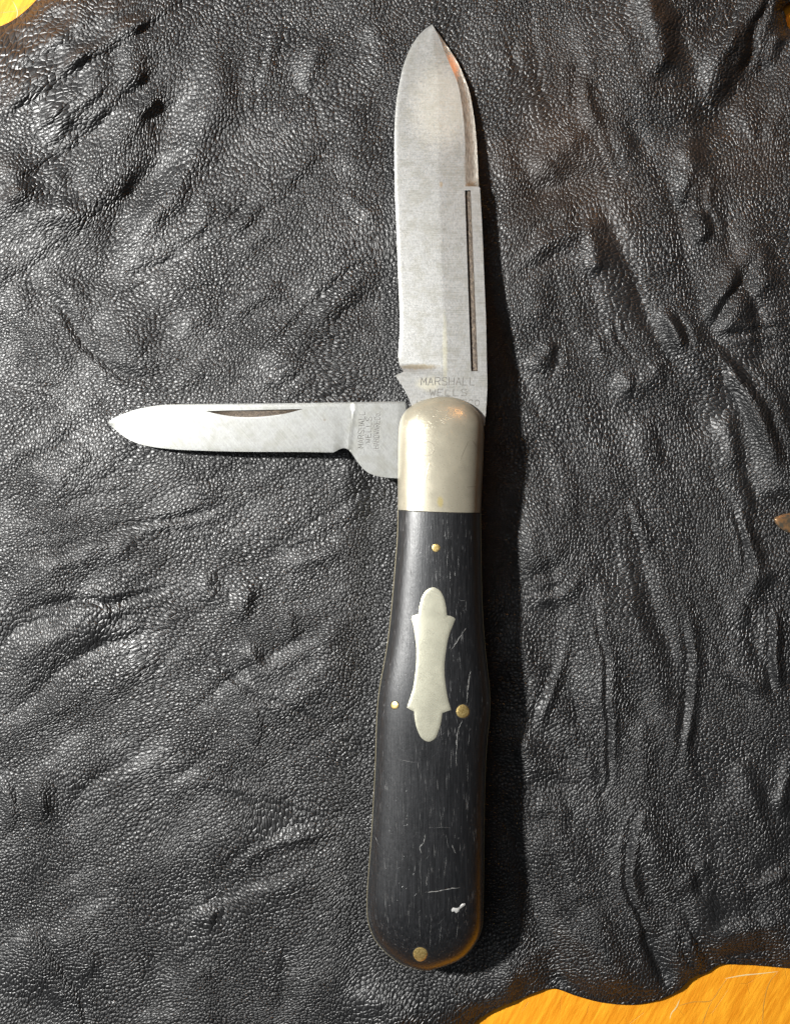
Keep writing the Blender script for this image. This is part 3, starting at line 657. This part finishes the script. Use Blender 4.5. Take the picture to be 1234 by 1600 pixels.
# ---------------------------------------------------------------- generic plates (blades, shield)
def plate(name, outl, top, bot, mat, step=3.0, cons=(), slots=None, slotf=None, sharp=22, parent=None, clear=1.2):
    o = [Vector(p) for p in outl]; n = len(o)
    pts = list(o); edges = [(i, (i+1) % n) for i in range(n)]
    A = np.array(outl)
    cpts = [list(c) for c in cons]
    for c in cpts:
        b = len(pts); pts += [Vector(p) for p in c]; edges += [(b+i, b+i+1) for i in range(len(c)-1)]
    gx, gy_ = np.meshgrid(np.arange(A[:, 0].min(), A[:, 0].max(), step), np.arange(A[:, 1].min(), A[:, 1].max(), step))
    gx = gx + (np.arange(gx.shape[0]) % 2)[:, None]*step*0.5
    m = inside(gx, gy_, outl) & (seg_dist(gx, gy_, outl, True) > clear)
    for c in cpts: m &= seg_dist(gx, gy_, c) > clear*0.7
    pts += [Vector((a, b)) for a, b in zip(gx[m], gy_[m])]
    V, E, Fc, *_ = delaunay_2d_cdt(pts, edges, [], 1, 1e-5)
    V = [(v.x, v.y) for v in V]
    Fc = [tuple(f) for f in Fc]
    cx = np.array([[V[i][0] for i in f] for f in Fc]).mean(1); cy = np.array([[V[i][1] for i in f] for f in Fc]).mean(1)
    keep = inside(cx, cy, outl); Fc = [f for f, k in zip(Fc, keep) if k]; cx = cx[keep]; cy = cy[keep]
    N = len(V)
    vx = np.array([v[0] for v in V]); vy = np.array([v[1] for v in V])
    ht = top(vx, vy); hb = bot(vx, vy)
    co = [KP(a, b, c) for a, b, c in zip(vx, vy, ht)] + [KP(a, b, c) for a, b, c in zip(vx, vy, hb)]
    # orient: image y runs down, so counter-clockwise in image = clockwise seen from above
    fs = []; cnt = {}
    for f in Fc:
        a, b, c = f
        ar = (vx[b]-vx[a])*(vy[c]-vy[a]) - (vx[c]-vx[a])*(vy[b]-vy[a])
        if ar > 0: f = (a, c, b)
        fs.append(f)
    for f in fs:
        for i in range(3):
            e = (f[i], f[(i+1) % 3]); cnt[e] = 1
    side = [e for e in cnt if (e[1], e[0]) not in cnt]
    allf = fs + [(f[2]+N, f[1]+N, f[0]+N) for f in fs] + [(b, a, a+N, b+N) for a, b in side]
    fm = None
    if slotf is not None:
        s = slotf(cx, cy).astype(int); fm = list(s) + [0]*len(fs) + [0]*len(side)
    return link_mesh(name, co, allf, mat, parent or knife, sharp=sharp, slots=slots, fmat=fm)

# ---- main blade
left = join(crom([(673.5,38.5),(658.7,50),(645.6,67),(636,86),(629.7,104),(624,129),(619.6,155),(617.2,181),(616,217),(616.3,264),(617,301),(619.7,366),(622,431),(624.4,487),(624.2,525),(622.6,548)], 4),
            crom([(622.6,548),(622.2,560),(624.6,571),(630,580)], 2), [(629.2,581.6)], [(617.5,586.5)],
            crom([(617.5,586.5),(622,594),(628,603),(634.4,614.5),(640.5,628),(645,642)], 3), [(652,680)], [(735,680)])
right = crom([(757,664),(760,626),(761,597),(760.5,581),(759,506),(756,431),(753,356),(749.9,301)], 5)
right2 = join([(749.5,293.5)], [(747.6,291.5)], crom([(747.6,291.5),(746,254),(744,217),(740.5,185),(737,162.5)], 4), crom([(737,162.5),(734,147.5),(726,123),(717,102.5),(707.5,85.6),(696,69),(684,51),(675.4,38.6)], 4))
bl_out = join(left, right, right2)
sw_in = crom([(677,41.5),(686,58),(694,80),(702.5,100),(713.5,126),(721,162),(725.4,207.5),(727,264),(727.5,288)], 5)
ridge = [(676,60),(683,110),(686,160),(686.3,250),(688,330),(690,400),(693,470),(696.5,540),(697.5,578)]
f_ridge = pchip([p[1] for p in ridge], [p[0] for p in ridge])
_sy = [p[1] for p in sw_in]; _sx = [p[0] for p in sw_in]
f_sw = lambda y: np.interp(y, _sy, _sx)
_lp = [(p[0], p[1]) for p in left if p[1] < 575 and p[0] < 674]
f_le = lambda y: np.interp(y, [p[1] for p in _lp], [p[0] for p in _lp])
_rp = sorted([(p[1], p[0]) for p in (right + right2)])
f_re = lambda y: np.interp(y, [p[0] for p in _rp], [p[1] for p in _rp])
def blade_c(y): return 50.5 - (660 - np.minimum(y, 660)) * 0.0780
gl = lambda y: 726 + (y-297.5)*(735.6-726)/(580-297.5); gr = lambda y: 735 + (y-297.5)*(746.3-735)/(580-297.5)
def blade_half(x, y):
    T = 8.5*np.ones_like(x)
    # tapering toward the point
    T = T * (0.55 + 0.45*sstep(30, 420, y))
    xr = f_ridge(y); xl = f_le(y)
    t = np.clip((x - xl) / np.maximum(xr - xl, 1), 0, 1)
    bev = 1 - 0.64*(1-t)**1.08                           # hollow ground toward the cutting edge
    k = sstep(583, 568, y - 3*np.clip((x-640)/60, 0, 1))   # plunge line at the tang
    T = T * (1 - k*(1-bev))
    T = T - 0.8*sstep(3.2, 0.0, x - xl)*(y < 560)
    # swedge
    xs = f_sw(y); xe = f_re(y)
    u = np.clip((x - xs) / np.maximum(xe - xs, 1), 0, 1)
    # dished with a raised outer rim
    dish = -4.6*np.sin(np.clip(u/0.80, 0, 1)*math.pi/2) + 0.9*sstep(0.80, 0.95, u)
    T = np.where((y < 291) & (x > xs), T + dish * sstep(291.5, 286, y) * (0.45 + 0.55*sstep(50, 140, y)), T)
    return np.maximum(T, 0.5)
def groove(x, y):
    ins_ = np.minimum(np.minimum(x - gl(y), gr(y) - x), np.minimum(y - 297.5, 580 - y))
    return np.clip(ins_/0.9, 0, 1)
b_top = lambda x, y: blade_c(y) + blade_half(x, y) - 4.2*groove(x, y)*(0.7+0.3*sstep(9, 0, x-gl(y)))
b_bot = lambda x, y: blade_c(y) - blade_half(x, y)
def rect(a, y0_, y1_, k=0.0):
    p = [(gl(y0_)+k, y0_+k), (gr(y0_)-k, y0_+k)]
    for y in np.arange(y0_+20, y1_-5, 20): p.append((gr(y)-k, y))
    p += [(gr(y1_)-k, y1_-k), (gl(y1_)+k, y1_-k)]
    for y in np.arange(y1_-20, y0_+5, -20): p.append((gl(y)+k, y))
    return p + [p[0]]
def slot_b(x, y):
    s = np.zeros_like(x)
    s[(y < 290.5) & (x > f_sw(y)) & (y > 45)] = 1
    s[groove(x, y) > 0.02] = 2
    return s
blade = plate("main_blade", bl_out, b_top, b_bot, M_blade, step=3.2, cons=[sw_in, rect(0, 297.5, 580), rect(0, 297.5, 580, 1.0), [(f_ridge(y), y) for y in np.arange(60, 579, 6)]],
              slots=[M_blade, M_swedge, M_groove], slotf=slot_b, sharp=24)

# ---- pen blade
pu = crom([(168.8,660),(178,653.5),(190.5,647.6),(206.7,641.5),(227,636.5),(247,633.4),(271.6,632),(312,631.2),(352.6,630.8),(400,630.4),(505,629.2),(589.6,627.6),(633.5,627.2)], 4)
pl = join(crom([(621,747.5),(600,745.8),(583,742),(572.8,737),(562,726.4),(551.7,711.7),(546,704.5),(543,702),(538,700.3),(533,701),(528.5,703),(521,707)], 2.5),
          crom([(521,707),(484,706.4),(442,706),(400,706),(352.6,705.3),(312,704),(271.6,702),(247,699.5),(227,696),(210.8,691),(198.6,685),(186.5,676),(176,667),(168.8,660.3)], 4))
pn_out = join(pu, [(634.3,640)], [(640,650)], [(660,700)], [(640,744)], pl)
nk_top = [(322,642.6),(350,641.6),(389,640.8),(430,640),(474,639)]
nk_bot = crom([(474,639),(463,642),(442,647),(415,650.5),(389,651.9),(362,650.5),(340,646.8),(322,642.6)], 5)
nick = nk_top[:-1] + nk_bot
def pen_c(x): return 41 - (622 - np.minimum(x, 622)) * 0.056
_ub = sorted([(p[0], p[1]) for p in pu]); f_pu = lambda x: np.interp(x, [p[0] for p in _ub], [p[1] for p in _ub])
_lb = sorted([(p[0], p[1]) for p in pl if p[0] < 560]); f_pl = lambda x: np.interp(x, [p[0] for p in _lb], [p[1] for p in _lb])
f_nt = lambda x: np.interp(x, [p[0] for p in nk_top], [p[1] for p in nk_top])
_nb = sorted([(p[0], p[1]) for p in nk_bot]); f_nb = lambda x: np.interp(x, [p[0] for p in _nb], [p[1] for p in _nb])
def pen_half(x, y):
    T = 6.5*(0.55 + 0.45*sstep(160, 330, x))
    yb = f_pl(x); yt = f_pu(x)
    t = np.clip((yb - y) / np.maximum(yb - yt, 1), 0, 1)
    bev = 0.22 + 0.78*t**0.8
    xp = 545.5 + (701-np.clip(y, 640, 701))*0.095
    k = sstep(xp + 1.2, xp - 1.6, x)
    T = T*(1 - k*(1-bev)) - 0.7*k
    T = T + 0.25*np.exp(-((x - xp - 1.5)/1.6)**2)
    T = T - 1.2*sstep(3.0, 0, y - yt)
    return np.maximum(T, 0.4)
def pen_top(x, y):
    w = np.minimum(y - f_nt(x), f_nb(x) - y); inn = (x > 322) & (x < 474) & (w > 0)
    dep = np.where(inn, 3.6*np.clip((f_nb(x)-y)/np.maximum(f_nb(x)-f_nt(x), .5), 0, 1)*np.clip((y-f_nt(x))/0.9, 0, 1), 0)
    return pen_c(x) + pen_half(x, y) - dep
def slot_p(x, y):
    s = np.zeros_like(x); s[(x > 322) & (x < 474) & (y > f_nt(x)) & (y < f_nb(x))] = 1; return s
xpl = [(545.5 + (701-y)*0.095, y) for y in np.arange(640, 702, 4)]
pen = plate("pen_blade", pn_out, pen_top, lambda x, y: pen_c(x) - pen_half(x, y), M_pen, step=3.0,
            cons=[nick, [(x, f_nt(x)+1.0) for x in np.arange(330, 468, 8)], xpl, [(x-1.7, y) for x, y in xpl], [(x+1.3, y) for x, y in xpl]], slots=[M_pen, M_groove], slotf=slot_p, sharp=24)

# ---- shield
sh = join(crom([(653.5,959.5),(655.7,944),(661,929),(668.4,920.5),(677,917.6),(685.4,921.5),(692,931),(696,946),(698,961.5)], 3),
          crom([(698,961.5),(703,962.5),(709,965),(711,967.5)], 3),
          crom([(711,967.5),(706.7,978),(700,997),(696,1020.7),(694,1042),(695,1063),(698,1084.5),(701,1098),(704.5,1109)], 4),
          crom([(704.5,1109),(698,1111.5),(690.7,1114)], 3),
          crom([(690.7,1114),(689,1127),(685,1142),(679,1154),(669.5,1158.8),(660,1154.6),(652.5,1142),(648,1125),(646.7,1111.5)], 3),
          crom([(646.7,1111.5),(641,1109),(635.5,1105.7)], 3),
          crom([(635.5,1105.7),(639.7,1093),(645,1076),(648,1057),(650,1035.6),(650,1010),(648,993),(645,976),(642.3,967.5)], 4),
          crom([(642.3,967.5),(644,962.5),(648,961),(653.5,959.5)], 2.5))
def sh_top(x, y):
    e = seg_dist(x, y, sh, True)
    return htop(x, y) + 0.25 + 0.55*np.clip(e/1.6, 0, 1)
plate("shield", sh, sh_top, lambda x, y: htop(x, y) - 3.0, M_shield, step=2.8, sharp=45)
# tiny dark pocket the shield sits in
def strip(name, pts, w, hf, mat, parent, taper=True, off=0.0, base=0.0, jit=0.0, frame=KP):
    """a thin line of material lying on a surface hf(x,y)"""
    n = len(pts); co = []; fs = []
    for i, (x, y) in enumerate(pts):
        a = pts[max(0, i-1)]; b = pts[min(n-1, i+1)]; dx, dy = b[0]-a[0], b[1]-a[1]; L = math.hypot(dx, dy) + 1e-9
        nx_, ny_ = -dy/L, dx/L
        ww = w*0.5*((math.sin(math.pi*(i+0.3)/(n-0.4))**0.6) if taper else 1) * (1 + jit*random.uniform(-1, 1))
        for s_ in (-1, 0, 1):
            qx, qy = x+s_*nx_*ww, y+s_*ny_*ww
            co.append(frame(qx, qy, float(hf(np.array(qx), np.array(qy))) + (off if s_ == 0 else base)))
    for i in range(n-1):
        for k in (0, 1):
            fs.append((i*3+k, i*3+k+1, i*3+k+4, i*3+k+3))
    o = link_mesh(name, co, fs, mat, parent, sharp=None); return o
def closed_strip_pts(p): return p + [p[0]]

M_grime = mat_plain('grime', (0.012, 0.010, 0.008), 0.8)
strip("grime_seam", closed_strip_pts(sh), 1.5, lambda x, y: htop(x, y) + 0.0, M_grime, knife, taper=False, off=0.12, base=0.08, jit=0.6)
def seam_y(x): return YS + ((x-686)/65)*2.3 + (1-((x-686)/66)**2)*1.2
strip("grime_seam", [(x, seam_y(x) + 0.5) for x in np.linspace(624.5, 748, 60)], 1.5, lambda x, y: htop(x, y, 0.4) + 0.1, M_grime, knife, taper=False, off=0.3, base=0.2, jit=0.6)
# ---- pins
def pin(x, y, r, dome=0.9):
    co = [KP(x, y, float(htop(x, y)) + dome)]; fs = []; rings = [(0.5, dome*0.95), (0.82, dome*0.75), (0.97, 0.35), (1.0, -1.5)]; n = 28
    for rr, dz in rings:
        for i in range(n):
            a = 2*math.pi*i/n; k = r*rr*(1 + 0.03*math.sin(3*a+x))
            qx, qy = x + k*math.cos(a), y + k*math.sin(a)
            co.append(KP(qx, qy, float(htop(qx, qy)) + dz))
    for i in range(n): fs.append((0, 1+(i+1) % n, 1+i))
    for q in range(3):
        for i in range(n): fs.append((1+q*n+i, 1+q*n+(i+1) % n, 1+(q+1)*n+(i+1) % n, 1+(q+1)*n+i))
    o = link_mesh("pin", co, fs, M_brass, knife, sharp=60)
    rp = [(x + (r+0.6)*math.cos(a), y + (r+0.6)*math.sin(a)) for a in np.linspace(0, 2*math.pi, 30)]
    strip('grime_seam', rp, 1.1, lambda a, b: htop(a, b), M_grime, o, taper=False, off=0.15, base=0.08, jit=0.6)
    return o
pin(681, 856, 6.3); pin(616.5, 1102, 6.0); pin(723, 1111.5, 10.6, 1.2); pin(656.5, 1491, 11.3, 1.3)

# ---- bolster rivet ring and scratches
bt = lambda x, y: htop(x, y, 0.2) + 1.0
strip("rivet_ring", [(667 + 11*math.cos(a), 701 + 11*math.sin(a)) for a in np.linspace(0, 2*math.pi, 44)], 1.1, bt, M_line, knife, taper=False, off=0.22, base=0.08)
for pts in ([(731,690),(724,706),(716,726)], [(728,761),(744,760)], [(676,636),(688,644)], [(664,755),(668,733),(672,720)], [(738,688),(745,700)], [(742,770),(741,790)]):
    strip("scratch", crom(pts, 3), 0.9, bt, M_line, knife, off=0.2, base=0.05)

# ---- wood scuffs that stand out one by one
hs = lambda x, y: htop(x, y)
for pts, w in (([(664,1394),(680,1393),(697,1389.5),(718,1387)], 1.6), ([(735,1048),(731,1075),(729,1098)], 1.8), ([(722,1125),(716,1140),(713,1170),(713,1195)], 1.5),
               ([(728,981),(718,996),(704,1017)], 1.1), ([(641,1008),(652,995)], .8), ([(664,1303),(662,1316),(656,1324),(659,1334)], 1.2),
               ([(716,935),(719,938),(727,938)], 1.0), ([(689,1270),(690,1294),(693,1306)], 0.8), ([(640,925),(648,938)], .9), ([(669,1293),(704,1293)], .8),
               ([(617,1185),(640,1190),(652,1191)], .9), ([(634,1212),(633,1230)], .8), ([(586,1306),(592,1323)], 1.0), ([(600,1340),(603,1365)], 1.0),
               ([(706,1320),(712,1334)], 1.2), ([(733,1146),(732,1165)], .9), ([(700,858),(698,886)], .9), ([(689,895),(686,915)], .8), ([(716,868),(716,890)], .8),
               ([(673,1440),(672,1480)], 1.0), ([(690,1440),(686,1475)], 1.0), ([(655,1425),(656,1470)], 1.0), ([(716,1440),(712,1468)], 1.0), ([(640,1410),(638,1450)], .9),
               ([(697,1338),(694,1372)], .9), ([(668,1362),(667,1384)], 1.0), ([(705,1172),(704,1200)], 0.9), ([(731,1190),(730,1222)], .9)):
    pts = [(a+random.uniform(-.5, .5), b+random.uniform(-.5, .5)) for a, b in crom(pts, 3)]
    strip("scratch", pts, w*(0.75 if w > 1.05 else 0.5), hs, M_scuff if w > 1.05 else M_faint, knife, off=0.3, base=0.04, jit=0.8)
def blobm(name, outl, hf, th, mat, parent):
    c = (sum(p[0] for p in outl)/len(outl), sum(p[1] for p in outl)/len(outl)); n = len(outl)
    co = [KP(c[0], c[1], float(hf(c[0], c[1]))+th)]
    for k, dz in ((0.6, th*0.9), (1.0, -0.1)):
        for x, y in outl:
            q = (c[0]+(x-c[0])*k, c[1]+(y-c[1])*k); co.append(KP(q[0], q[1], float(hf(q[0], q[1])) + dz))
    fs = [(0, 1+(i+1) % n, 1+i) for i in range(n)] + [(1+i, 1+(i+1) % n, 1+n+(i+1) % n, 1+n+i) for i in range(n)]
    return link_mesh(name, co, fs, mat, parent, sharp=None)
chip = blobm("chip_mark", [(704.5,1421),(707,1418),(711,1420),(715,1419),(720,1415),(722,1411.5),(727,1411),(727,1414),(722,1418),(718,1421),(716,1425),(712,1427),(709,1424),(705,1425)], hs, 0.8, M_chip, knife)
chip['label'] = 'small bright white chip near the butt of the handle'
h_ = blobm("pin_hole", [(600.8+2.1*math.cos(a), 1062.5+2.1*math.sin(a)) for a in np.linspace(0, 6.28, 9)[:-1]], hs, 0.1, mat_plain("hole_black", (0.002, 0.002, 0.002), 0.9), knife)

# ---- stamped lettering: stroke letters on a 0..1 x 0..1 box
G = {'M': [[(0,0),(0,1),(.5,.3),(1,1),(1,0)]], 'A': [[(0,0),(.5,1),(1,0)], [(.2,.38),(.8,.38)]], 'R': [[(0,0),(0,1),(.7,1),(.95,.85),(.95,.65),(.7,.5),(0,.5)], [(.55,.5),(1,0)]],
     'S': [[(.95,.85),(.7,1),(.25,1),(.03,.82),(.1,.6),(.5,.5),(.9,.4),(.97,.18),(.75,0),(.25,0),(0,.15)]], 'H': [[(0,0),(0,1)], [(1,0),(1,1)], [(0,.5),(1,.5)]],
     'L': [[(0,1),(0,0),(.9,0)]], 'W': [[(0,1),(.25,0),(.5,.7),(.75,0),(1,1)]], 'E': [[(.95,1),(0,1),(0,0),(.95,0)], [(0,.52),(.75,.52)]],
     'D': [[(0,0),(0,1),(.6,1),(.95,.75),(.95,.25),(.6,0),(0,0)]], 'C': [[(.95,.8),(.7,1),(.3,1),(0,.7),(0,.3),(.3,0),(.7,0),(.95,.2)]],
     'O': [[(.5,1),(.15,.85),(0,.5),(.15,.15),(.5,0),(.85,.15),(1,.5),(.85,.85),(.5,1)]], '.': [[(.1,0),(.3,.0),(.3,.12)]]}
def word(text, org, ux, uy, hgt, length, w, hf, parent):
    word_(text, (org[0]+0.8, org[1]+0.6), ux, uy, hgt, length, w*0.5, hf, parent, (), M_lit, 0.05)
    word_(text, org, ux, uy, hgt, length, w, hf, parent, (), (M_mark if parent is not pen else M_mark2), 0.10)
M_mark2 = mat_plain('pen_stamp_mark', (0.06, 0.058, 0.052), 0.5, 0.2)
M_lit = mat_plain('stamp_lit_edge', (0.52, 0.52, 0.50), 0.35, 0.7)  # pale offset copy of each letter, painted as the stamp's lit edge
def word_(text, org, ux, uy, hgt, length, w, hf, parent, skip, mat, lift):
    """org = lower left corner of the word in the picture; ux, uy = unit vectors of reading and of letter height"""
    n = len(text); adv = length / (n - 0.28); lw = adv*0.72
    verts = []; faces = []
    for i, chh in enumerate(text):
        if i in skip: continue
        lh = hgt*(0.72 if chh == 'o' else 1)
        for stroke in G[chh.upper()]:
            pts = []
            for a, b in stroke:
                px_ = i*adv + a*lw; py_ = b*lh
                pts.append((org[0]+ux[0]*px_+uy[0]*py_, org[1]+ux[1]*px_+uy[1]*py_))
            q = []
            for a, b in zip(pts[:-1], pts[1:]):
                k = max(1, int(math.hypot(b[0]-a[0], b[1]-a[1])/2.5))
                q += [(a[0]+(b[0]-a[0])*j/k, a[1]+(b[1]-a[1])*j/k) for j in range(k)]
            q.append(pts[-1]); m = len(q); base = len(verts)
            for j, (x, y) in enumerate(q):
                a = q[max(0, j-1)]; b = q[min(m-1, j+1)]; dx, dy = b[0]-a[0], b[1]-a[1]; L = math.hypot(dx, dy)+1e-9
                ww = w*0.5*(0.9+0.35*math.sin(j*1.7+i*2.3))
                for s_ in (-1, 1):
                    X_, Y_ = x - s_*dy/L*ww, y + s_*dx/L*ww
                    verts.append(KP(X_, Y_, float(hf(np.array([X_]), np.array([Y_]))[0]) + lift + 0.02*(j % 2)))
            for j in range(m-1): faces.append((base+2*j, base+2*j+1, base+2*j+3, base+2*j+2))
    return link_mesh("stamped_word" if mat is not M_lit else "stamp_lit_edge", verts, faces, mat, parent, sharp=None)
word("MARSHALL", (657.5, 601.8), (1, 0.0), (0.04, -1), 12.2, 84, 1.15, b_top, blade)
word("WELLS", (671, 618.6), (1, 0.0), (0.04, -1), 10.5, 58, 1.15, b_top, blade)
word("HARDWARECO", (651, 634.4), (1, 0.0), (0.04, -1), 9.6, 97.5, 1.1, b_top, blade)
word("MARSHALL", (568.0, 700), (0.045, -1), (-1, 0), 9.3, 57, 1.15, pen_top, pen)
word("WELLS", (579.2, 692.5), (0.045, -1), (-1, 0), 8.6, 41, 1.1, pen_top, pen)
word("HARDWARECo.", (591.6, 701), (0.045, -1), (-1, 0), 8.6, 60, 0.95, pen_top, pen)

# ---- leftovers on the leather and the table
def speck(x, y, r, label):
    h0 = leather_h(x, y); n = 9; co = []; fs = []
    org = P(x, y, h0)
    def q(a, b, c): p = P(a, b, c); return tuple(p[i]-org[i] for i in range(3))
    co.append(q(x, y, h0 + r))
    for k, dz in ((0.7, 0.75), (1.0, 0.0), (0.8, -0.8)):
        for i in range(n):
            a = 2*math.pi*i/n; rr = r*k*random.uniform(0.7, 1.2); co.append(q(x+rr*math.cos(a), y+rr*0.7*math.sin(a), h0 + dz*r))
    for i in range(n): fs.append((0, 1+(i+1) % n, 1+i))
    for k in range(2):
        for i in range(n): fs.append((1+k*n+i, 1+k*n+(i+1) % n, 1+(k+1)*n+(i+1) % n, 1+(k+1)*n+i))
    o = link_mesh("lint_speck", co, fs, M_chip, None, sharp=None); o.location = org
    o['label'] = label; o['category'] = 'lint'
speck(337.5, 1143, 2.6, 'tiny white lint speck on the leather well left of the knife handle')
speck(898, 521, 2.0, 'tiny white lint speck on the leather right of the main blade')
tip_o = join(crom([(1345,798),(1300,797),(1260,798.5),(1234,801),(1225,802.8),(1217.5,805),(1210.5,808),(1207.6,811.5)], 3),
             crom([(1207.6,811.5),(1210,816.5),(1214,822),(1220.5,827),(1226.5,831),(1234,833.3),(1260,840),(1300,847),(1345,850)], 3))
def tip_top(x, y):
    e = seg_dist(x, y, tip_o, True); return 4 + 4.5*np.sqrt(np.clip(e/9, 0, 1)*(2-np.clip(e/9, 0, 1))) + 0.8*np.exp(-((e-1.2)/0.9)**2)
def mat_tip():
    t = NT('tarnished_bronze'); n = t.noise(t.px(), 0.10, 4, 0.6); n2 = t.noise(t.px(), 0.6, 3)
    t.set(Base_Color=t.mix(t.mr(n, 0.38, 0.62), (0.12, 0.105, 0.08), (0.34, 0.19, 0.09)), Metallic=0.7, Roughness=0.36, Normal=t.bump(n2, 0.4, 0.6)); return t.m
tip_root = bpy.data.objects.new("tip_anchor", None)
mt = plate("metal_tip", tip_o, tip_top, lambda x, y: 1.5 + 0*x, mat_tip(), step=2.2, sharp=50, parent=None, clear=0.8)
mt.parent = None; mt.location = KO
bpy.data.objects.remove(tip_root)
mt['label'] = 'small tarnished brown metal tip lying on the leather at the right edge'; mt['category'] = 'metal tip'
TP = lambda x, y, h: P(x, y, h)
tf = lambda x, y: zt + 0.0
for pts, w, m in (([(1046,1592),(1048,1584),(1056,1574),(1061,1562)], 2.0, M_crack), ([(1052,1574),(1080,1566),(1112,1562),(1124,1545),(1136,1528)], 1.6, M_crackd),
                  ([(1132,1529),(1160,1524),(1190,1521),(1215,1518)], 1.8, M_crack), ([(1215,1518),(1202,1534),(1194,1560),(1190,1610)], 1.6, M_crackd),
                  ([(1112,1562),(1100,1590),(1094,1612)], 1.4, M_crackd), ([(0,20),(28,16),(52,4)], 1.2, M_crackd), ([(20,0),(28,20),(24,34)], 1.0, M_crack)):
    strip("varnish_crack", crom(pts, 4), w, tf, m, tab, off=0.25, base=0.05, jit=0.3, frame=TP)
